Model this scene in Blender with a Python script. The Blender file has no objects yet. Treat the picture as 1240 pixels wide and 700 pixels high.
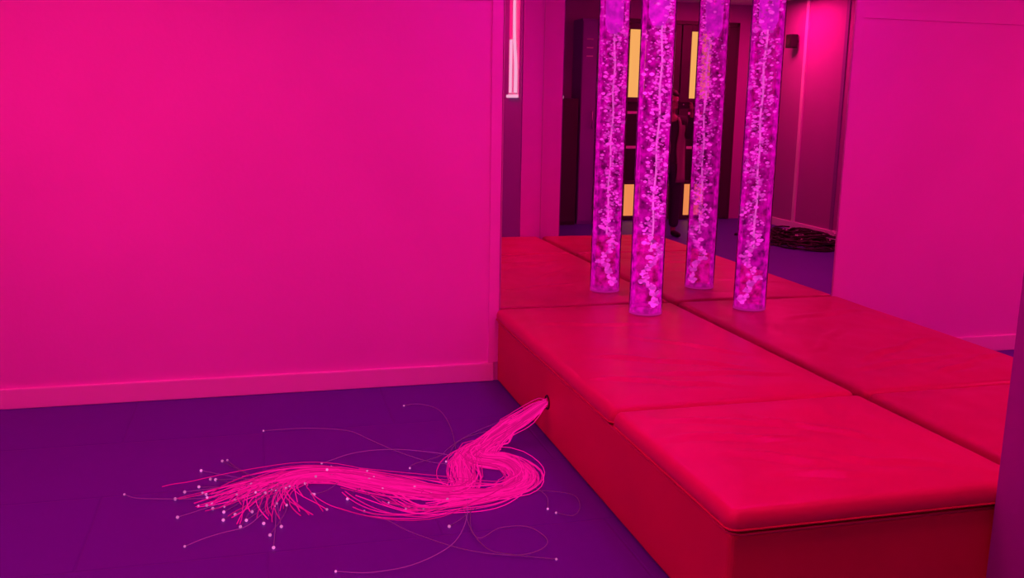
import bpy, bmesh, math, random
from mathutils import Vector, Matrix, noise
random.seed(7)
C = bpy.context.scene.collection
SC = bpy.context.scene
PI = math.pi

# ------------------------------------------------------------------ room dimensions (metres)
YW = 4.864      # back wall / back mirror plane
XS = 2.271      # recess side mirror plane
XL = -1.90      # left side wall of the room
YB = -1.90      # wall behind the photographer
XR = 2.095      # right wall of the room (before the recess)
YR = 2.19       # where the recess begins
ZC = 2.78       # ceiling
BX, BY, BH = 1.227, 2.195, 0.411   # bench: left side, front, top height

# ------------------------------------------------------------------ helpers
def tag(o, label=None, cat=None, group=None, kind=None):
    if label: o['label'] = label
    if cat: o['category'] = cat
    if group: o['group'] = group
    if kind: o['kind'] = kind
    return o

def empty(name, loc, label, cat, group=None):
    o = bpy.data.objects.new(name, None); C.objects.link(o)
    o.location = loc; o.empty_display_size = .1
    return tag(o, label, cat, group)

def link(name, bm, m, parent=None, smooth=False):
    me = bpy.data.meshes.new(name)
    bmesh.ops.recalc_face_normals(bm, faces=bm.faces)
    bm.to_mesh(me); bm.free()
    me.materials.append(m)
    if smooth:
        for p in me.polygons: p.use_smooth = True
    o = bpy.data.objects.new(name, me); C.objects.link(o)
    if parent:
        o.parent = parent
        base = Vector((0, 0, 0)); q = parent
        while q: base += q.location; q = q.parent
        me.transform(Matrix.Translation(-base))
    return o

def add_box(bm, a, b, bev=0.0, seg=2):
    r = bmesh.ops.create_cube(bm, size=1.0)
    vs = r['verts']
    for v in vs:
        v.co = Vector([(a[i] + b[i]) / 2 + v.co[i] * (b[i] - a[i]) for i in range(3)])
    if bev > 0:
        es = list({e for v in vs for e in v.link_edges})
        bmesh.ops.bevel(bm, geom=es, offset=bev, segments=seg, profile=.5, affect='EDGES')

def box(name, a, b, m, parent=None, bev=0.0, seg=2):
    bm = bmesh.new(); add_box(bm, a, b, bev, seg)
    return link(name, bm, m, parent)

def struct(name, a, b, m, parent=None, bev=0.0):
    o = box(name, a, b, m, parent, bev)
    if not parent: o['kind'] = 'structure'
    return o

def catmull(pts, n):
    pts = [Vector(p) for p in pts]
    P = [pts[0] * 2 - pts[1]] + pts + [pts[-1] * 2 - pts[-2]]
    out = []
    segs = len(pts) - 1
    for k in range(n):
        t = k / (n - 1) * segs
        i = min(int(t), segs - 1); u = t - i
        a, b, c, d = P[i:i + 4]
        out.append(.5 * ((2 * b) + (c - a) * u + (2 * a - 5 * b + 4 * c - d) * u * u + (3 * b - a - 3 * c + d) * u ** 3))
    return out

def add_tube(bm, pts, rad, sides=6, cap=True):
    """swept tube; rad is a number or a list"""
    n = len(pts); pts = [Vector(p) for p in pts]
    rad = rad if isinstance(rad, (list, tuple)) else [rad] * n
    up = None; rings = []
    for i in range(n):
        t = (pts[min(i + 1, n - 1)] - pts[max(i - 1, 0)])
        if t.length < 1e-9: t = Vector((0, 0, 1))
        t.normalize()
        if up is None:
            up = t.orthogonal().normalized()
        else:
            up = (up - t * up.dot(t))
            up = up.normalized() if up.length > 1e-6 else t.orthogonal().normalized()
        s = t.cross(up)
        rings.append([bm.verts.new(pts[i] + rad[i] * (math.cos(2 * PI * k / sides) * up + math.sin(2 * PI * k / sides) * s)) for k in range(sides)])
    for i in range(n - 1):
        for k in range(sides):
            bm.faces.new((rings[i][k], rings[i][(k + 1) % sides], rings[i + 1][(k + 1) % sides], rings[i + 1][k]))
    if cap:
        bm.faces.new(rings[0][::-1]); bm.faces.new(rings[-1])

def add_lathe(bm, prof, cx, cy, seg=48):
    rings = []
    for r, z in prof:
        if r < 1e-6: rings.append([bm.verts.new((cx, cy, z))])
        else: rings.append([bm.verts.new((cx + r * math.cos(2 * PI * k / seg), cy + r * math.sin(2 * PI * k / seg), z)) for k in range(seg)])
    for a, b in zip(rings, rings[1:]):
        for k in range(seg):
            k2 = (k + 1) % seg
            if len(a) == 1 and len(b) == 1: continue
            if len(a) == 1: bm.faces.new((a[0], b[k], b[k2]))
            elif len(b) == 1: bm.faces.new((a[k], b[0], a[k2]))
            else: bm.faces.new((a[k], a[k2], b[k2], b[k]))

def add_blob(bm, c, r, sub=1, sc=(1, 1, 1)):
    q = bmesh.ops.create_icosphere(bm, subdivisions=sub, radius=r)
    for v in q['verts']:
        v.co = Vector((v.co.x * sc[0], v.co.y * sc[1], v.co.z * sc[2])) + Vector(c)

# ------------------------------------------------------------------ materials
def mat(name, col, rough=.5, metal=0.0, emit=None, estr=0.0, bump=None, var=None, spec=.5, coat=0.0):
    m = bpy.data.materials.new(name); m.use_nodes = True
    nt = m.node_tree; b = nt.nodes['Principled BSDF']
    b.inputs['Base Color'].default_value = (*col, 1)
    b.inputs['Roughness'].default_value = rough
    b.inputs['Metallic'].default_value = metal
    b.inputs['Specular IOR Level'].default_value = spec
    b.inputs['Coat Weight'].default_value = coat
    b.inputs['Coat Roughness'].default_value = .25
    if emit:
        b.inputs['Emission Color'].default_value = (*emit, 1)
        b.inputs['Emission Strength'].default_value = estr
    tc = nt.nodes.new('ShaderNodeTexCoord')
    if var:   # (scale, amount): gentle patchiness of the material's own colour
        n = nt.nodes.new('ShaderNodeTexNoise'); n.inputs['Scale'].default_value = var[0]; n.inputs['Detail'].default_value = 3
        nt.links.new(tc.outputs['Object'], n.inputs['Vector'])
        r = nt.nodes.new('ShaderNodeValToRGB')
        lo = [max(0, c * (1 - var[1])) for c in col]; hi = [min(1, c * (1 + var[1])) for c in col]
        r.color_ramp.elements[0].color = (*lo, 1); r.color_ramp.elements[1].color = (*hi, 1)
        r.color_ramp.elements[0].position = .3; r.color_ramp.elements[1].position = .7
        nt.links.new(n.outputs['Fac'], r.inputs['Fac']); nt.links.new(r.outputs['Color'], b.inputs['Base Color'])
    if bump:  # (scale, strength)
        n = nt.nodes.new('ShaderNodeTexNoise'); n.inputs['Scale'].default_value = bump[0]; n.inputs['Detail'].default_value = 4
        nt.links.new(tc.outputs['Object'], n.inputs['Vector'])
        bp = nt.nodes.new('ShaderNodeBump'); bp.inputs['Strength'].default_value = bump[1]; bp.inputs['Distance'].default_value = .01
        nt.links.new(n.outputs['Fac'], bp.inputs['Height']); nt.links.new(bp.outputs['Normal'], b.inputs['Normal'])
    return m

WALL = mat('wall_paint', (.88, .50, .90), .55, bump=(60, .05), var=(.9, .05), spec=.3)
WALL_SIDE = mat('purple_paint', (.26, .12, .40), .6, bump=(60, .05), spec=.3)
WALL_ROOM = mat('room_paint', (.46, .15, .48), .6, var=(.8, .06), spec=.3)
TRIM = mat('trim_paint', (.90, .88, .90), .45)
CEIL = mat('ceiling_paint', (.80, .70, .85), .7, bump=(80, .05))
VINYL = mat('red_vinyl', (.53, .02, .12), .38, bump=(220, .06), var=(3, .05), spec=.5)
VINYL_SIDE = mat('red_vinyl_side', (.53, .02, .08), .5, bump=(200, .05), var=(3, .05), spec=.35)
MIRROR = mat('silvered_glass', (.86, .80, .84), .0, 1.0)
MIRROR_EDGE = mat('mirror_edge', (.65, .6, .65), .3, .3)
DARK = mat('dark_laminate', (.05, .028, .045), .45)
BROWN = mat('brown_laminate', (.16, .07, .06), .45)
PURPLE = mat('purple_laminate', (.30, .08, .50), .5)
PALE = mat('pale_plastic', (.75, .7, .72), .4)
BLACK = mat('black_plastic', (.015, .012, .018), .5)
CHROME = mat('brushed_steel', (.7, .7, .7), .3, 1.0)

def floor_mat():
    m = mat('purple_floor_vinyl', (.2, .05, .5), .5, spec=.35)
    nt = m.node_tree; b = nt.nodes['Principled BSDF']
    g = nt.nodes.new('ShaderNodeNewGeometry')
    mp = nt.nodes.new('ShaderNodeMapping'); mp.inputs['Location'].default_value = (0.0, -3.07, 0)
    nt.links.new(g.outputs['Position'], mp.inputs['Vector'])
    br = nt.nodes.new('ShaderNodeTexBrick'); br.offset = .5; br.squash = 1.0
    br.inputs['Scale'].default_value = 1.0
    br.inputs['Brick Width'].default_value = 1.2; br.inputs['Row Height'].default_value = .6
    br.inputs['Mortar Size'].default_value = .006; br.inputs['Mortar Smooth'].default_value = .6
    br.inputs['Color1'].default_value = (.084, .028, .41, 1); br.inputs['Color2'].default_value = (.078, .026, .42, 1)
    br.inputs['Mortar'].default_value = (.075, .025, .39, 1)
    nt.links.new(mp.outputs['Vector'], br.inputs['Vector'])
    nt.links.new(br.outputs['Color'], b.inputs['Base Color'])
    bp = nt.nodes.new('ShaderNodeBump'); bp.inputs['Strength'].default_value = .4; bp.inputs['Distance'].default_value = .004; bp.invert = True
    nt.links.new(br.outputs['Fac'], bp.inputs['Height'])
    nz = nt.nodes.new('ShaderNodeTexNoise'); nz.inputs['Scale'].default_value = 4
    nt.links.new(g.outputs['Position'], nz.inputs['Vector'])
    b2 = nt.nodes.new('ShaderNodeBump'); b2.inputs['Strength'].default_value = .15; b2.inputs['Distance'].default_value = .01
    nt.links.new(nz.outputs['Fac'], b2.inputs['Height']); nt.links.new(bp.outputs['Normal'], b2.inputs['Normal'])
    nt.links.new(b2.outputs['Normal'], b.inputs['Normal'])
    return m
FLOOR = floor_mat()

def emat(name, col, s):
    m = bpy.data.materials.new(name); m.use_nodes = True
    nt = m.node_tree; nt.nodes.remove(nt.nodes['Principled BSDF'])
    e = nt.nodes.new('ShaderNodeEmission'); e.inputs['Color'].default_value = (*col, 1); e.inputs['Strength'].default_value = s
    nt.links.new(e.outputs[0], nt.nodes['Material Output'].inputs['Surface'])
    return m
LAMP = emat('pink_led_diffuser', (1.0, .008, .190), 37.5)
LAMP2 = emat('magenta_led_diffuser', (1.0, .003, .50), 31.0)
WARM = emat('warm_lit_room_behind_glass', (1.0, .50, .13), 1.25)
WARM2 = emat('orange_lit_room_behind_glass', (1.0, .34, .10), 1.15)
FLARE = emat('pale_glare', (1.0, .45, .70), 1.1)  # emission stands in for glare on the right wall, no real lamp
FIBRE = emat('glowing_fibre', (1.0, .004, .28), .95)
FIBRE_LOOSE = emat('faint_glowing_fibre', (.42, .02, .28), .85)
TIP = emat('glowing_fibre_tip', (.95, .16, .62), .9)
STREAK = emat('tube_highlight', (1.0, .20, .72), 1.1)  # painted highlight inside the bubble tube
BUBBLE = emat('lit_bubbles', (.95, .07, .66), 1.05)
COLLAR = emat('lit_top_collar', (.95, .02, .80), .80)

def vary(m, lo, hi, island=True):
    nt = m.node_tree
    e = next(n for n in nt.nodes if n.type == 'EMISSION')
    src = nt.nodes.new('ShaderNodeNewGeometry').outputs['Random Per Island'] if island else nt.nodes.new('ShaderNodeObjectInfo').outputs['Random']
    r = nt.nodes.new('ShaderNodeMapRange'); r.inputs['To Min'].default_value = lo; r.inputs['To Max'].default_value = hi
    nt.links.new(src, r.inputs['Value']); nt.links.new(r.outputs['Result'], e.inputs['Strength'])
    return m
FIBRE_MASS = vary(emat('glowing_fibre_mass', (1.0, .004, .28), .9), .55, 1.15)
vary(FIBRE, .60, 1.15, False); vary(TIP, .6, 1.15, False); vary(FIBRE_LOOSE, .30, .75, False); vary(BUBBLE, .35, 1.7)

def water_mat():
    m = bpy.data.materials.new('glowing_water'); m.use_nodes = True
    nt = m.node_tree; nt.nodes.remove(nt.nodes['Principled BSDF'])
    t = nt.nodes.new('ShaderNodeBsdfTransparent'); t.inputs['Color'].default_value = (.74, .42, .74, 1)
    e = nt.nodes.new('ShaderNodeEmission'); e.inputs['Color'].default_value = (.85, .0, .50, 1); e.inputs['Strength'].default_value = .34
    a = nt.nodes.new('ShaderNodeAddShader')
    n = nt.nodes.new('ShaderNodeTexNoise'); n.inputs['Scale'].default_value = 26; n.inputs['Detail'].default_value = 2
    tc = nt.nodes.new('ShaderNodeTexCoord'); nt.links.new(tc.outputs['Object'], n.inputs['Vector'])
    r = nt.nodes.new('ShaderNodeMapRange'); r.inputs['From Min'].default_value = .38; r.inputs['From Max'].default_value = .66
    r.inputs['To Min'].default_value = .04; r.inputs['To Max'].default_value = .50
    nt.links.new(n.outputs['Fac'], r.inputs['Value']); nt.links.new(r.outputs['Result'], e.inputs['Strength'])
    nt.links.new(t.outputs[0], a.inputs[0]); nt.links.new(e.outputs[0], a.inputs[1])
    nt.links.new(a.outputs[0], nt.nodes['Material Output'].inputs['Surface'])
    return m
WATER = water_mat()

def acrylic_mat():
    m = bpy.data.materials.new('clear_acrylic'); m.use_nodes = True
    nt = m.node_tree; nt.nodes.remove(nt.nodes['Principled BSDF'])
    t = nt.nodes.new('ShaderNodeBsdfTransparent'); t.inputs['Color'].default_value = (.97, .93, .98, 1)
    g = nt.nodes.new('ShaderNodeBsdfGlossy'); g.inputs['Roughness'].default_value = .06
    f = nt.nodes.new('ShaderNodeFresnel'); f.inputs['IOR'].default_value = 1.45
    mx = nt.nodes.new('ShaderNodeMixShader')
    nt.links.new(f.outputs[0], mx.inputs[0]); nt.links.new(t.outputs[0], mx.inputs[1]); nt.links.new(g.outputs[0], mx.inputs[2])
    nt.links.new(mx.outputs[0], nt.nodes['Material Output'].inputs['Surface'])
    return m
ACRYLIC = acrylic_mat()

# ------------------------------------------------------------------ the setting
struct('floor', (XL - .1, YB - .1, -.1), (XS + .11, YW + .11, 0), FLOOR)
struct('ceiling', (XL - .1, YB - .1, ZC), (XS + .11, YW + .11, ZC + .1), CEIL)
struct('wall_back', (XL - .1, YW + .01, 0), (XS + .11, YW + .11, ZC), WALL)
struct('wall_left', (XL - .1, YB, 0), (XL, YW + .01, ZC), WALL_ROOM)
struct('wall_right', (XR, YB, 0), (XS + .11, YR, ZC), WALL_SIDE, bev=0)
struct('wall_recess', (XS + .01, YR, 0), (XS + .11, YW + .01, ZC), WALL)
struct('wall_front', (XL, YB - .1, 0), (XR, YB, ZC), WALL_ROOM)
# baseboards: slim boards with a rounded top
def baseboard(name, a, b):
    bm = bmesh.new(); add_box(bm, a, b, .006, 2)
    o = link(name, bm, TRIM); o['kind'] = 'structure'
baseboard('baseboard_back', (XL, YW - .006, 0), (BX - .003, YW + .012, .102))
baseboard('baseboard_left', (XL - .002, YB, 0), (XL + .016, YW - .01, .10))
baseboard('baseboard_front', (-.1 + .12, YB - .002, 0), (.26, YB + .014, .10))
struct('trim_1', (BX - .035, YW - .002, .105), (BX + .022, YW + .012, ZC), WALL, bev=.0015)   # strip where wall meets mirror
struct('trim_2', (XR + .010, YR - .001, 0), (XS + .01, YR + .010, ZC), WALL, bev=.001)    # pink lining on the end of the right wall, facing the bench
# shallow joint in the back wall lining
struct('trim_3', (XL, YW + .004, 1.999), (BX - .035, YW + .0115, 2.003), WALL)

# ------------------------------------------------------------------ ceiling lights (pink LED panels)
def ceiling_light(x, y, w, d, label, lamp=None):
    t = empty('ceiling_light', (x, y, ZC), label, 'light')
    bm = bmesh.new()
    add_box(bm, (x - w / 2 - .03, y - d / 2 - .03, ZC - .035), (x + w / 2 + .03, y - d / 2, ZC), .004)
    add_box(bm, (x - w / 2 - .03, y + d / 2, ZC - .035), (x + w / 2 + .03, y + d / 2 + .03, ZC), .004)
    add_box(bm, (x - w / 2 - .03, y - d / 2, ZC - .035), (x - w / 2, y + d / 2, ZC), .004)
    add_box(bm, (x + w / 2, y - d / 2, ZC - .035), (x + w / 2 + .03, y + d / 2, ZC), .004)
    link('frame', bm, PALE, t)
    box('diffuser', (x - w / 2, y - d / 2, ZC - .028), (x + w / 2, y + d / 2, ZC - .01), lamp or LAMP, t)
    return t
ceiling_light(-.90, 3.02, .68, .68, 'square pink ceiling light panel nearest the pink back wall')
ceiling_light(1.15, 1.75, .56, .56, 'square pink ceiling light panel above the near end of the bench')
ceiling_light(-1.25, -.55, .70, .70, 'square pink ceiling light panel nearest the glazed double doors')

ceiling_light(1.75, 3.95, .34, .34, 'small magenta ceiling light panel above the mirror end of the bench', LAMP2)

# ------------------------------------------------------------------ mirrors
def mirror(a, b, face, label):
    t = empty('wall_mirror', ((a[0] + b[0]) / 2, (a[1] + b[1]) / 2, a[2]), label, 'mirror')
    box('mirror_glass', a, b, MIRROR, t)
    # thin edge strips
    bm = bmesh.new()
    if face == 'y':
        add_box(bm, (a[0] - .005, a[1] - .003, a[2]), (a[0], b[1], b[2]))
        add_box(bm, (a[0] - .005, a[1] - .003, b[2]), (b[0] , b[1], b[2] + .006))
    else:
        add_box(bm, (a[0] - .003, a[1] - .006, a[2]), (b[0], a[1], b[2]))
        add_box(bm, (a[0] - .003, a[1] - .006, b[2]), (b[0], b[1] , b[2] + .006))
    link('mirror_edge', bm, MIRROR_EDGE, t)
    return t
mirror((BX + .03, YW, .36), (XS, YW + .009, 2.60), 'y', 'large frameless wall mirror on the back wall, directly behind the bubble tube')
mirror((XS, YR + .02, .36), (XS + .009, YW, 2.60), 'x', 'frameless wall mirror along the right side of the bench, reflecting the pink wall')

# ------------------------------------------------------------------ bench
base = empty('bench_base', (BX, BY, 0), 'long red vinyl covered box base of the bench standing on the purple floor', 'bench')
bm = bmesh.new()
X0, X1, Y0, Y1 = BX + .012, XS - .004, BY + .012, YW - .012
add_box(bm, (X0, Y0, 0.002), (X1, Y1, BH - .072), .02, 4)
body = link('body', bm, VINYL_SIDE, base, smooth=False)
bm = bmesh.new()
zp = BH - .078
add_tube(bm, [(X0 - .001, Y1 - .02, zp), (X0 - .001, (Y0 + Y1) / 2, zp), (X0 - .001, Y0 + .03, zp), (X0 + .009, Y0 + .009, zp), (X0 + .03, Y0 - .001, zp), (1.7, Y0 - .001, zp), (X1 - .01, Y0 - .001, zp)], .0045, 8)
link('piping', bm, VINYL, base, smooth=True)
bm = bmesh.new()
ring = [(BX + .010, 3.92 + .030 * math.cos(t), .175 + .030 * math.sin(t)) for t in [2 * PI * k / 24 for k in range(25)]]
add_tube(bm, ring, .004, 8, cap=False)
tag(link('cable_port', bm, BLACK, base, smooth=True), 'black ring where the light strands leave the bench')

def cushion(x0, x1, y0, y1, z0, z1, wr, label, r=.03, cr=.032):
    """vinyl pad: rounded plan, rounded top edge, puffed and creased top"""
    nx, ny = 70, int(70 * (y1 - y0) / (x1 - x0))
    cx, cy, hx, hy = (x0 + x1) / 2, (y0 + y1) / 2, (x1 - x0) / 2, (y1 - y0) / 2
    def plan(u, v):
        # warp edges so that corners are rounded with radius cr
        x, y = u * hx, v * hy
        ax, ay = abs(x), abs(y)
        ex, ey = ax - (hx - cr), ay - (hy - cr)
        if ex > 0 and ey > 0:
            m_ = max(ex, ey); l = math.hypot(ex, ey)
            k = m_ / l if l > 0 else 1
            x = math.copysign(hx - cr + ex * k, x); y = math.copysign(hy - cr + ey * k, y)
        return cx + x, cy + y
    def dens(i, n):                         # denser rows near the rim
        t = i / n * 2 - 1
        return math.copysign(1 - (1 - abs(t)) ** 1.25, t)
    bm = bmesh.new(); g = []
    for j in range(ny + 1):
        row = []
        for i in range(nx + 1):
            u, v = dens(i, nx), dens(j, ny)
            x, y = plan(u, v)
            d = min(hx - abs(u * hx), hy - abs(v * hy))
            z = z1 - r + math.sqrt(max(0, r * r - (r - min(d, r)) ** 2))
            puff = min(1, d / .16)
            z += (.010 * (puff * puff * (3 - 2 * puff)) - .006)
            w = 0
            for (ax, ay, bx, by, amp, wid) in wr:
                ab = Vector((bx - ax, by - ay)); L = ab.length; ab /= L
                p = Vector((x - ax, y - ay)); s = p.dot(ab)
                q = p.x * ab.y - p.y * ab.x + .012 * math.sin(s * 17 + ax * 9) + .006 * noise.noise((x * 14, y * 14, ax))
                if -.05 < s < L + .05:
                    fade = max(0, min(1, (s + .05) / .15)) * max(0, min(1, (L + .05 - s) / .15))
                    w += amp * fade * (math.exp(-(q / wid) ** 2) - .55 * math.exp(-((q - wid * 1.6) / wid) ** 2))
            w += .0035 * noise.noise((x * 3.2, y * 3.2, 2)) + .0012 * noise.noise((x * 11, y * 8, 5))
            z += 1.7 * w * min(1, d / .05)
            row.append(bm.verts.new((x, y, z)))
        g.append(row)
    for j in range(ny):
        for i in range(nx): bm.faces.new((g[j][i], g[j][i + 1], g[j + 1][i + 1], g[j + 1][i]))
    rim = [g[0][i] for i in range(nx)] + [g[j][nx] for j in range(ny)] + [g[ny][i] for i in range(nx, 0, -1)] + [g[j][0] for j in range(ny, 0, -1)]
    prev = rim
    for zz, inn in ((z0 + .012, .0), (z0 + .003, .004), (z0, .010)):
        cur = []
        for v in rim:
            dx, dy = v.co.x - cx, v.co.y - cy
            cur.append(bm.verts.new((cx + dx * (1 - inn / hx), cy + dy * (1 - inn / hy), zz)))
        n = len(rim)
        for k in range(n): bm.faces.new((prev[k], cur[k], cur[(k + 1) % n], prev[(k + 1) % n]))
        prev = cur
    bm.faces.new(prev)
    rimco = [(v.co.x, v.co.y) for v in rim]
    t = empty('seat_pad', (cx, cy, z0), label, 'bench pad', 'red vinyl pads on the bench')
    link('pad_cover', bm, VINYL, t, smooth=True)
    bm = bmesh.new()
    pts = [(x_, y_, z0 + .008) for x_, y_ in rimco]
    pts = [(cx + (p[0] - cx) * 1.0005, cy + (p[1] - cy) * 1.0005, p[2]) for p in pts]
    add_tube(bm, pts[::2] + [pts[0]], .0035, 6, cap=False)
    link('piping', bm, VINYL_SIDE, t, smooth=True)
    return t
YA = 3.106
Z0 = BH - .068
cushion(BX, XS - .014, BY + .02 - .02, YA - .004, Z0, BH, [
    (1.42, 2.60, 1.68, 2.47, .006, .022), (1.30, 2.78, 1.74, 2.66, .006, .02), (1.50, 2.40, 1.74, 2.36, .005, .018),
    (1.66, 2.92, 1.98, 2.62, .005, .02), (1.36, 2.95, 1.8, 2.82, .004, .02), (1.72, 2.5, 2.05, 2.36, .004, .022)],
    'shorter red vinyl pad at the near end of the bench, with creases across its top')
cushion(BX, XS - .014, YA + .006, YW - .008, Z0, BH, [
    (1.42, 3.80, 2.0, 3.52, .006, .02), (1.5, 3.50, 2.1, 3.40, .004, .022), (1.30, 3.5, 1.8, 3.25, .005, .02),
    (1.35, 4.45, 1.9, 4.3, .003, .03), (1.7, 4.1, 2.1, 3.7, .004, .02)],
    'longer red vinyl pad at the mirror end of the bench, under the glowing bubble tube')

# ------------------------------------------------------------------ bubble tube
TX, TY, TR = 1.967, 4.557, .087
TZ0, TZ1 = BH + .010, 2.62
bt = empty('bubble_tube', (TX, TY, TZ0), 'tall clear bubble tube glowing magenta, standing on the red bench before the mirror', 'bubble tube')
bm = bmesh.new()
add_lathe(bm, [(TR, TZ0 + .002), (TR, TZ1)], TX, TY, 48)
link('tube_wall', bm, ACRYLIC, bt, smooth=True)
bm = bmesh.new()
add_lathe(bm, [(TR - .006, TZ0 + .009), (TR - .006, TZ1 - .06)], TX, TY, 48)
link('water', bm, WATER, bt, smooth=True)
bm = bmesh.new()
add_lathe(bm, [(0, TZ0), (TR, TZ0), (TR, TZ0 + .006), (TR - .002, TZ0 + .008), (0, TZ0 + .008)], TX, TY, 48)
BASEM = emat('lit_tube_base', (.9, .01, .42), .55)
link('base_disc', bm, BASEM, bt)
bm = bmesh.new()
add_lathe(bm, [(0, TZ1 - .04), (TR + .004, TZ1 - .04), (TR + .004, TZ1 + .02), (TR - .01, TZ1 + .03), (0, TZ1 + .03)], TX, TY, 48)
link('top_cap', bm, PALE, bt)
bm = bmesh.new()
add_lathe(bm, [(0, 1.88), (.030, 1.885), (.050, 1.93), (.052, TZ1 - .045)], TX, TY, 40)
link('light_collar', bm, COLLAR, bt, smooth=True)
bm = bmesh.new()
add_tube(bm, [(TX + .014 + .004 * math.sin(z * 5) + .004 * math.sin(z * 23), TY - .02, z) for z in [.75 + .05 * k for k in range(24)]], .0052, 8)
link('highlight_streak', bm, STREAK, bt, smooth=True)  # glowing thread added to draw the tube's vertical glossy highlight
# the stream of bubbles: nobody could count them
bm = bmesh.new()
rnd = random.Random(3)
for k in range(1050):
    z = TZ0 + .03 + (TZ1 - .12 - TZ0) * (k + rnd.random()) / 1050
    h = z - TZ0
    wob = .030 * math.sin(h * 26) + .012 * math.sin(h * 61)
    spread = .012 + .045 * min(1, h / .9)
    x = TX + .020 + wob * (1 - .4 * min(1, h)) + rnd.gauss(0, spread * .7)
    y = TY - .01 + .02 * math.cos(h * 26) + rnd.gauss(0, spread * .6)
    dx, dy = x - TX, y - TY; l = math.hypot(dx, dy)
    if l > TR - .016: x = TX + dx / l * (TR - .016); y = TY + dy / l * (TR - .016)
    if h < .45 and rnd.random() < .35: continue
    r = (1.35 if h < .45 else 1) * rnd.choice((.004, .005, .0065, .008, .011)) * (.8 + .4 * rnd.random())
    add_blob(bm, (x, y, z), r, 1, (1.15, 1.15, .75))
tag(link('bubbles', bm, BUBBLE, bt, smooth=True), 'stream of small bright bubbles', kind='stuff')

# ------------------------------------------------------------------ fibre optic strands on the floor
fb = empty('fibre_optic_spray', (1.2, 3.92, 0), 'glowing hot pink fibre optic strands spilling from the bench side over the purple floor', 'fibre optic light')
neck = [(BX + .004, 3.922, .176), (BX - .04, 3.90, .160), (1.10, 3.855, .125), (1.00, 3.81, .085), (.91, 3.77, .045)]
main1 = [(.90, 3.74), (0.99, 3.68), (1.03, 3.53), (0.99, 3.42), (0.90, 3.36), (0.81, 3.36), (0.73, 3.38), (0.61, 3.43), (0.49, 3.50), (0.37, 3.59), (0.25, 3.68), (0.13, 3.69), (0.0, 3.63), (-0.09, 3.56), (-0.16, 3.49), (-0.22, 3.44)]
main2 = [(.83, 3.76), (0.79, 3.62), (0.76, 3.46), (0.69, 3.39), (0.57, 3.46), (0.42, 3.57), (0.27, 3.66), (0.13, 3.67), (0.05, 3.58), (0.03, 3.44), (0.04, 3.28)]
main3 = [(.86, 3.74), (0.98, 3.60), (0.97, 3.42), (0.84, 3.33), (0.70, 3.30), (0.56, 3.27), (0.47, 3.33), (0.40, 3.45), (0.35, 3.57)]
frnd = random.Random(11)
def strand_points(guide, spread_of, cut, zmax, n=64, with_neck=True):
    g = [(x, y, .01) for x, y in guide]
    if with_neck: g = neck[:-1] + g
    base_pts = catmull(g, n)
    m = max(8, int(n * cut)); base_pts = base_pts[:m]
    ph = frnd.random() * 2 * PI; rad = min(2.1, abs(frnd.gauss(0, .62))); seed = frnd.random() * 100
    drift = frnd.gauss(0, .5)
    out = []
    for i, p in enumerate(base_pts):
        t = i / (n - 1)
        s = spread_of(t)
        a = base_pts[min(i + 1, m - 1)] - base_pts[max(i - 1, 0)]; a.z = 0
        a = a.normalized() if a.length > 1e-6 else Vector((1, 0, 0))
        side = Vector((-a.y, a.x, 0))
        loose = max(0, t - .12)
        off = s * (rad * math.cos(ph + t * 2.5) + drift * loose * 2) + (.030 + .05 * loose) * min(1, loose * 5) * noise.noise((seed, t * 4.0, 0)) * 1.6
        up = s * rad * math.sin(ph + t * 2.5)
        q = p + side * off
        kk = min(1, max(0, (t - .08) / .12)); q.z = p.z + up * (1 - kk) + abs(up) * .5 * kk
        q.z = max(.003 + .004 * frnd.random() * 0, q.z)
        if t > .25: q.z = min(q.z, zmax)
        out.append(q)
    return out
def spread1(t):
    if t < .02: return .010
    if t < .19: return .010 + (t - .02) / .17 * .038
    if t < .40: return .048
    if t < .7: return .040
    return .040 + (t - .7) / .3 * .05
groups = []
for k in range(230):
    g = (main1, main2, main1, main2, main3)[k % 5]
    cut = min(1, (.62 if k % 4 else .35) + frnd.random() ** .7 * .42)
    groups.append(strand_points(g, spread1, cut, .05 + .02 * frnd.random()))
bm = bmesh.new()
for pts in groups[60:]:
    add_tube(bm, pts, .0021, 4)
tag(link('strand_mass', bm, FIBRE_MASS, fb, smooth=True), 'dense bright pink middle of the bundle', kind='stuff')
def one_strand(pts, r, m, tipr, lab=None):
    bm = bmesh.new(); add_tube(bm, pts, r, 5)
    s = link('strand', bm, m, fb, smooth=True)
    if lab: s['label'] = lab
    bm = bmesh.new(); add_blob(bm, pts[-1], tipr, 2)
    link('tip', bm, TIP, s, smooth=True)
for pts in groups[:60]:
    one_strand(pts, .0017, FIBRE, .0035 + .002 * frnd.random())
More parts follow.
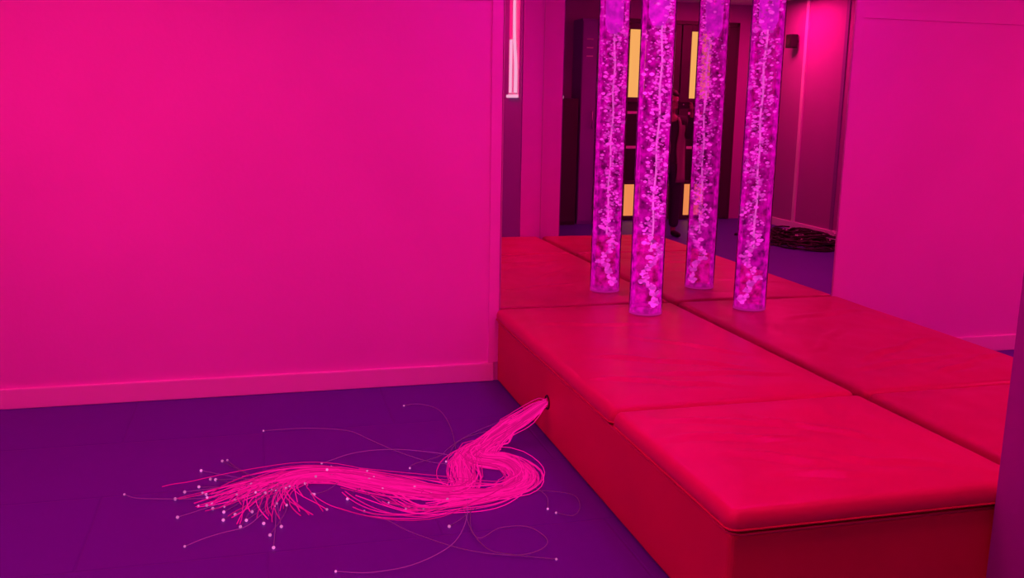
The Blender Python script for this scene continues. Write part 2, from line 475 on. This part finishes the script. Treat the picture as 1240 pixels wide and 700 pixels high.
stray = [
    [(0.0, 4.29), (0.19, 4.26), (0.37, 4.18), (0.46, 4.05), (0.55, 3.88), (0.67, 3.74), (0.8, 3.68)][::-1],
    [(0.23, 3.83), (0.38, 3.9), (0.55, 3.9), (0.72, 3.82), (0.82, 3.76)][::-1],
    [(.74, 3.40), (0.73, 3.27), (0.68, 3.1), (0.6, 2.96), (0.46, 2.85), (0.32, 2.84), (0.21, 2.88)],
    [(.75, 3.40), (0.74, 3.27), (0.7, 3.07), (0.72, 2.91), (0.79, 2.85), (0.93, 2.8)],
    [(.72, 3.36), (0.7, 3.0), (0.8, 3.06), (0.9, 3.05), (0.94, 2.94), (0.89, 2.86), (0.79, 2.85), (0.64, 2.93), (0.49, 3.08), (0.42, 3.2), (0.35, 3.32)],
    [(0.95, 3.38), (1.07, 3.33), (1.15, 3.27), (1.14, 3.17), (1.09, 3.1), (1.04, 3.15)],
    [(1.01, 3.45), (1.04, 3.34), (1.04, 3.26), (1.02, 3.19)],
    [(0.34, 3.6), (0.39, 3.44), (0.47, 3.33), (0.55, 3.27), (0.64, 3.26), (0.73, 3.34)][::-1],
    [(-0.07, 3.57), (-0.25, 3.55), (-0.37, 3.58), (-0.47, 3.61), (-0.52, 3.67)],
    [(0.05, 3.5), (-0.01, 3.37), (-0.07, 3.27), (-0.15, 3.23), (-0.21, 3.2), (-0.27, 3.17)],
    [(-0.0, 3.66), (-0.05, 3.73), (-0.12, 3.85), (-0.15, 3.95)],
    [(0.8, 3.8), (0.84, 4.14), (0.83, 4.39), (0.75, 4.52), (0.68, 4.52)],
    [(1.12, 4.2), (1.06, 4.15), (0.94, 4.06), (0.82, 3.92), (0.74, 3.74)],
    [(1.08, 4.08), (0.98, 4.05), (0.86, 3.98), (0.77, 3.86), (0.72, 3.78), (.6, 3.72), (.58, 3.70)],
]
for i, g in enumerate(stray):
    pts = catmull([(x, y, .004 + (.008 if 0 < k < len(g) - 1 else 0) * (.5 + frnd.random())) for k, (x, y) in enumerate(g)], 48)
    one_strand(pts, .0015, FIBRE_LOOSE, .0042, 'thin stray strand looping away from the bundle')
tips = [(-0.25, 3.85), (-0.17, 3.94), (-0.31, 3.41), (-0.33, 3.58), (-0.19, 3.46), (-0.15, 3.42), (-0.22, 3.6), (-0.09, 3.28), (-0.15, 3.35), (-0.11, 3.39), (-0.07, 3.33), (-0.05, 3.4), (-0.01, 3.29), (0.05, 3.25), (0.01, 3.19), (-0.25, 3.68), (-0.3, 3.64), (-0.19, 3.74), (-0.21, 3.75), (0.02, 3.09), (0.3, 3.44), (0.18, 3.51), (0.63, 3.12)]
for (x, y) in tips:
    sx, sy = (.02 + .1 * frnd.random(), 3.54 + .12 * frnd.random()) if x < .1 else (x + .12, y + .10)
    mid = ((sx + x) / 2 + frnd.gauss(0, .015), (sy + y) / 2 + frnd.gauss(0, .02))
    pts = catmull([(sx, sy, .02), (*mid, .012), (x, y, .006)], 14)
    one_strand(pts, .0014, FIBRE_LOOSE, .0058)

# ------------------------------------------------------------------ far end of the room (seen in the mirrors)
# double doors with glazed leaves, warm light behind
def glazed_door(name, x0, x1, handle_side, g0, g1):
    y = YB + .002
    leaf = bmesh.new()
    bars = [(0.01, .06), (.47, .52), (1.52, 1.58), (2.42, 2.50)]
    add_box(leaf, (x0, y, .01), (g0, y + .045, 2.50), .003)
    add_box(leaf, (g1, y, .01), (x1, y + .045, 2.50), .003)
    for a, b in bars: add_box(leaf, (g0, y, a), (g1, y + .045, b), .003)
    d = link(name, leaf, DARK); d['kind'] = 'structure'
    box('upper_pane', (g0, y + .012, 1.58), (g1, y + .02, 2.42), WARM, d)
    box('lower_pane', (g0, y + .012, .06), (g1, y + .02, .47), WARM2, d)
    box('middle_panel', (g0, y + .010, .52), (g1, y + .024, 1.52), BLACK, d)
    for z in (.93, 1.37): box('rail', (g0 + .002, y + .014, z), (g1 - .002, y + .034, z + .035), PALE, d, .003)
    hx = x0 + .05 if handle_side < 0 else x1 - .05
    bm = bmesh.new()
    add_tube(bm, [(hx, y + .045, .98), (hx, y + .085, .98), (hx, y + .095, 1.0), (hx, y + .095, 1.2), (hx, y + .085, 1.22), (hx, y + .045, 1.22)], .009, 8)
    link('door_handle', bm, CHROME, d, smooth=True)
glazed_door('door_1', -.785, -.01, -1, -.31, -.085)
glazed_door('door_2', -1.56, -.80, 1, -1.22, -.93)
struct('trim_4', (-1.60, YB - .001, 0), (-1.56, YB + .05, 2.55), DARK)
struct('trim_5', (-.01, YB - .001, 0), (.02, YB + .05, 2.55), DARK)
struct('trim_6', (-1.60, YB - .001, 2.505), (.02, YB + .05, 2.55), DARK)

# tall purple locker and low dark cabinet left of them in the reflection
def locker(x0, x1, dep, h, mb, name, label, shelves):
    t = empty(name, ((x0 + x1) / 2, YB + dep / 2, 0), label, 'cabinet')
    box('body', (x0, YB + .016, .0), (x1, YB + dep, h), mb, t, .004)
    n = 2; w = (x1 - x0) / n
    for k in range(n):
        a, b = x0 + k * w + .006, x0 + (k + 1) * w - .006
        d = box('door', (a, YB + dep, .04), (b, YB + dep + .018, h - .03), mb, t, .003)
        hx = b - .04 if k == 0 else a + .04
        bm = bmesh.new(); add_tube(bm, [(hx, YB + dep + .018, h * .48), (hx, YB + dep + .04, h * .48), (hx, YB + dep + .04, h * .56), (hx, YB + dep + .018, h * .56)], .006, 6)
        link('handle', bm, CHROME, d, smooth=True)
        if shelves:
            for q in range(3):
                bm = bmesh.new(); add_box(bm, (a + .05, YB + dep + .018, h - .25 - q * .1), (b - .05, YB + dep + .022, h - .235 - q * .1))
                link('vent_slot', bm, PALE, d)
    return t
locker(.27, .66, .35, 2.50, PURPLE, 'storage_locker', 'tall dark purple storage locker by the far wall, seen in the mirror left of tubes', True)
locker(.70, 1.30, .40, 1.55, DARK, 'storage_cabinet', 'low dark storage cabinet beside the tall purple locker, seen in the mirror', False)

# glowing strips made up for a glare streak, right wall before the recess (seen in the mirror's left edge)
t = empty('glare_panel', (XR, 1.98, 1.53), 'pale pink glare streak added as narrow glowing strips high on the dark purple wall, seen at the mirror left edge', 'painted glare')
box('glare_backing', (XR - .008, 1.80, 1.53), (XR, 2.13, 2.60), PALE, t, .002)
bm = bmesh.new(); add_tube(bm, catmull([(XR - .018, 2.07, 1.57), (XR - .018, 2.06, 1.8), (XR - .018, 2.0, 2.05), (XR - .018, 1.98, 2.55)], 24), [.016 - .0003 * k for k in range(24)], 10)
link('glare_streak', bm, FLARE, t, smooth=True)
bm = bmesh.new(); add_tube(bm, [(XR - .018, 1.90, 1.57), (XR - .018, 1.90, 2.0)], .012, 10)
link('glare_streak', bm, FLARE, t, smooth=True)
box('glare_line', (XR - .026, 1.80, 1.53), (XR - .007, 2.12, 1.555), FLARE, t, .002)

# small black speakers high on the left side wall
sp = empty('wall_speaker', (XL, -.94, 2.22), 'small black speaker high on the side wall, seen in the mirror', 'speaker')
box('cabinet', (XL + .03, -1.0, 2.20), (XL + .13, -.88, 2.36), BLACK, sp, .008)
bm = bmesh.new(); add_tube(bm, [(XL, -.94, 2.28), (XL + .035, -.94, 2.28)], .015, 10)
link('bracket', bm, BLACK, sp)
bm = bmesh.new(); add_tube(bm, [(XL + .128, -.94, 2.27), (XL + .134, -.94, 2.27)], .04, 20)
link('speaker_cone', bm, DARK, sp)
struct('trim_7', (XL - .001, -.76, .1), (XL + .02, -.70, ZC), TRIM, bev=.002)
struct('trim_8', (XL - .001, .05, .1), (XL + .012, .11, ZC), WALL_SIDE, bev=.002)

# dark heap of unlit strands on the floor by the side wall
hp = empty('strand_heap', (-1.35, .35, 0), 'dark heap of unlit cables on the purple floor, seen in the mirror', 'cables')
bm = bmesh.new(); hr = random.Random(5)
for k in range(80):
    cx, cy = hr.gauss(-1.35, .16), hr.gauss(.3, .26)
    r = .1 + .16 * hr.random(); a0 = hr.random() * 6.28; z = .012 + .12 * hr.random() * math.exp(-((cx + 1.35) ** 2 + (cy - .3) ** 2) / .12)
    pts = [(max(XL + .05, cx + r * math.cos(a0 + a) * (1 + .2 * math.sin(3 * a))), cy + r * 1.2 * math.sin(a0 + a), max(.01, z + .02 * math.sin(2 * a + k))) for a in [i * .35 for i in range(16)]]
    add_tube(bm, pts, .009, 5)
tag(link('cable_mass', bm, BLACK, hp, smooth=True), kind='stuff')
bm = bmesh.new(); hr = random.Random(9)
for k in range(26):
    add_blob(bm, (hr.gauss(-1.35, .2), hr.gauss(.3, .3), .05 + .08 * hr.random()), .012, 1)
tag(link('cable_ends', bm, PALE, hp), 'pale strand ends', kind='stuff')

# ------------------------------------------------------------------ the photographer, seen only in the corner of the mirrors
SKIN = mat('skin', (.36, .20, .16), .5)
TOP = mat('dark_knit', (.045, .035, .05), .85, bump=(90, .3))
CARD = mat('grey_knit', (.28, .27, .20), .9, bump=(90, .3))
TROU = mat('dark_denim', (.03, .03, .05), .8, bump=(120, .2))
HAIR = mat('dark_hair', (.03, .018, .015), .5, bump=(160, .5))

def skin_obj(name, verts, edges, rads, m, parent, root=0, sub=2):
    me = bpy.data.meshes.new(name)
    base = parent.location if parent else Vector((0, 0, 0))
    me.from_pydata([tuple(Vector(v) - base) for v in verts], edges, [])
    me.materials.append(m)
    o = bpy.data.objects.new(name, me); C.objects.link(o)
    if parent: o.parent = parent
    md = o.modifiers.new('skin', 'SKIN'); md.use_smooth_shade = True
    layer = me.skin_vertices[0] if me.skin_vertices else None
    if layer is None:
        bm = bmesh.new(); bm.from_mesh(me); bm.verts.layers.skin.verify(); bm.to_mesh(me); bm.free(); layer = me.skin_vertices[0]
    for i, r in enumerate(rads):
        layer.data[i].radius = (r, r) if not isinstance(r, tuple) else r
        layer.data[i].use_root = (i == root)
    s = o.modifiers.new('sub', 'SUBSURF'); s.levels = sub; s.render_levels = sub
    return o

class Skel:
    def __init__(s): s.v = []; s.e = []; s.r = []
    def add(s, p, r, par=None):
        s.v.append(p); s.r.append(r)
        if par is not None: s.e.append((par, len(s.v) - 1))
        return len(s.v) - 1
    def chain(s, par, pr):
        for p, r in pr: par = s.add(p, r, par)
        return par
PY = -.34
person = empty('person', (0, PY, 0), 'person in dark clothes and grey cardigan holding up a phone, seen in the mirror corner', 'person')
S = Skel()
pel = S.add((0, PY, .90), (.12, .09))
sp1 = S.add((0, PY, 1.02), (.11, .08), pel)
sp2 = S.add((0, PY, 1.18), (.125, .085), sp1)
sp3 = S.add((0, PY, 1.31), (.12, .075), sp2)
nk = S.add((0, PY + .01, 1.39), .045, sp3)
nk2 = S.add((0, PY + .02, 1.435), .043, nk)
hd = S.add((0, PY + .035, 1.50), (.062, .072), nk2)
hd2 = S.add((0, PY + .03, 1.56), (.068, .078), hd)
S.add((0, PY + .025, 1.61), (.05, .058), hd2)
for sgn in (-1, 1):
    S.chain(pel, [((sgn * .09, PY, .84), .075), ((sgn * .10, PY + .01, .66), .066), ((sgn * .10, PY + .015, .47), .048), ((sgn * .105, PY - .01, .30), .046), ((sgn * .105, PY - .02, .10), .032), ((sgn * .107, PY - .02, .05), .032), ((sgn * .112, PY + .06, .03), .028), ((sgn * .116, PY + .12, .025), .022)])
    w = S.chain(sp3, [((sgn * .155, PY, 1.325), .045), ((sgn * .185, PY + .04, 1.22), .038), ((sgn * .185, PY + .11, 1.14), .034), ((sgn * .165, PY + .20, 1.26), .030), ((sgn * .135, PY + .27, 1.40), .022)])
    palm = S.chain(w, [((sgn * .118, PY + .30, 1.445), (.022, .016)), ((sgn * .108, PY + .312, 1.475), (.024, .015))])
    # four fingers folded around the back of the phone, thumb on its near face
    for q, (dz, ln) in enumerate(((.045, 1.0), (.027, 1.08), (.009, 1.0), (-.008, .82))):
        S.chain(palm, [((sgn * .100, PY + .328, 1.468 + dz), .0085), ((sgn * (.088), PY + .336, 1.470 + dz), .0078), ((sgn * (.088 - .022 * ln), PY + .337, 1.471 + dz), .007)])
    S.chain(palm, [((sgn * .098, PY + .300, 1.470), .010), ((sgn * .085, PY + .304, 1.482), .0085), ((sgn * .068, PY + .308, 1.490), .0075)])
# face details on the same skin: nose, ears, chin
S.chain(hd, [((0, PY + .105, 1.478), .026)])
S.chain(hd2, [((0, PY + .108, 1.530), .012), ((0, PY + .122, 1.512), .012)])
for sgn in (-1, 1): S.chain(hd2, [((sgn * .066, PY + .03, 1.535), .014), ((sgn * .076, PY + .02, 1.53), .012)])
skin_obj('body', S.v, S.e, S.r, SKIN, person)
# clothing
T = Skel()
a0_ = T.add((0, PY, .82), (.150, .115)); a = T.add((0, PY, .92), (.150, .112), a0_); b_ = T.add((0, PY, 1.04), (.140, .105), a); c_ = T.add((0, PY, 1.18), (.150, .108), b_); d_ = T.add((0, PY, 1.32), (.140, .092), c_)
T.add((0, PY + .008, 1.39), (.065, .06), d_)
for sgn in (-1, 1):
    T.chain(d_, [((sgn * .158, PY, 1.33), .060), ((sgn * .188, PY + .04, 1.22), .052), ((sgn * .188, PY + .112, 1.14), .048), ((sgn * .166, PY + .20, 1.26), .042), ((sgn * .139, PY + .26, 1.385), .034)])
skin_obj('sweater', T.v, T.e, T.r, TOP, person)
T = Skel()
a = T.add((0, PY, .93), (.135, .105)); b_ = T.add((0, PY, .86), (.145, .112), a)
for sgn in (-1, 1):
    T.chain(b_, [((sgn * .092, PY, .80), .092), ((sgn * .102, PY + .01, .64), .080), ((sgn * .103, PY + .012, .46), .066), ((sgn * .106, PY - .01, .28), .062), ((sgn * .108, PY - .015, .10), .058)])
skin_obj('trousers', T.v, T.e, T.r, TROU, person)
for sgn in (-1, 1):
    T = Skel(); T.chain(None, [((sgn * .107, PY - .045, .045), .040), ((sgn * .110, PY + .03, .042), .038), ((sgn * .116, PY + .10, .036), .034), ((sgn * .118, PY + .15, .034), .026)])
    skin_obj('shoe', T.v, T.e, T.r, BLACK, person)
    # open cardigan front: a soft hanging panel each side
    bm = bmesh.new(); rows = []
    for j in range(15):
        z = 1.36 - j * .052
        x_in = .045 + .012 * math.sin(j * .7) + .01 * j / 14; x_out = .165 + .02 * j / 14
        row = []
        for i in range(7):
            u = i / 6; x = x_in + (x_out - x_in) * u
            y = PY + .122 + .010 * math.sin(u * 9 + j * .3) - .06 * u * u - (.075, .03, .008)[j] * (.4 + u) if j < 3 else PY + .122 + .010 * math.sin(u * 9 + j * .3) - .06 * u * u
            row.append(bm.verts.new((sgn * x, y, z)))
        rows.append(row)
    for p_, q_ in zip(rows, rows[1:]):
        for i in range(6): bm.faces.new((p_[i], p_[i + 1], q_[i + 1], q_[i]))
    o = link('cardigan_front', bm, CARD, person, smooth=True)
    sd = o.modifiers.new('thick', 'SOLIDIFY'); sd.thickness = .008
# hair
bm = bmesh.new()
add_blob(bm, (0, PY + .012, 1.575), .096, 3, (.92, 1.02, .98))
for v in bm.verts:
    if v.co.y > PY + .06 and v.co.z < 1.60: v.co.y = PY + .06
    if v.co.z < 1.56 and v.co.y < PY + .03: v.co.z -= (1.56 - v.co.z) * 1.4
    v.co += Vector((1, 1, 1)) * .004 * noise.noise(v.co * 40)
link('hair', bm, HAIR, person, smooth=True)
for sgn in (-1, 1):
    bm = bmesh.new(); add_blob(bm, (sgn * .030, PY + .100, 1.545), .011, 2)
    link('eye', bm, PALE, person, smooth=True)
bm = bmesh.new()
ph = empty('phone', (0, -.02, 1.465), 'black phone held up sideways in both hands of the person in the mirror corner', 'phone')
box('case', (-.078, -.020, 1.455), (.078, -.012, 1.528), BLACK, ph, .003)
box('screen', (-.073, -.0212, 1.459), (.073, -.0200, 1.524), emat('phone_screen', (.9, .05, .35), .5), ph)
bm = bmesh.new(); add_tube(bm, [(0, -.0121, 1.5), (0, -.010, 1.5)], .006, 16); link('lens_ring', bm, CHROME, ph)

# ------------------------------------------------------------------ camera
cam = bpy.data.cameras.new('camera'); co = bpy.data.objects.new('camera', cam); C.objects.link(co)
f, yaw, pit, rol = 1153.61, .2649, .1944, .0183
cam.sensor_width = 36; cam.lens = f / 1240 * 36; cam.clip_start = .01; cam.clip_end = 60
fw = Vector((math.sin(yaw) * math.cos(pit), math.cos(yaw) * math.cos(pit), -math.sin(pit)))
r = Vector((math.cos(yaw), -math.sin(yaw), 0)); u = r.cross(fw)
r2 = r * math.cos(rol) + u * math.sin(rol); u2 = -r * math.sin(rol) + u * math.cos(rol)
M = Matrix((r2, u2, -fw)).transposed().to_4x4(); M.translation = Vector((0, 0, 1.5))
co.matrix_world = M
SC.camera = co

w = bpy.data.worlds.new('world'); SC.world = w; w.use_nodes = True
w.node_tree.nodes['Background'].inputs[0].default_value = (.2, .0, .08, 1)
w.node_tree.nodes['Background'].inputs[1].default_value = .0
SC.view_settings.view_transform = 'Standard'; SC.view_settings.look = 'None'
SC.view_settings.gamma = 1; SC.view_settings.use_curve_mapping = False
SC.view_settings.exposure = 0.0
SC.cycles.glossy_bounces = 8; SC.cycles.transparent_max_bounces = 24; SC.cycles.max_bounces = 14; SC.cycles.diffuse_bounces = 6
SC.cycles.use_denoising = True
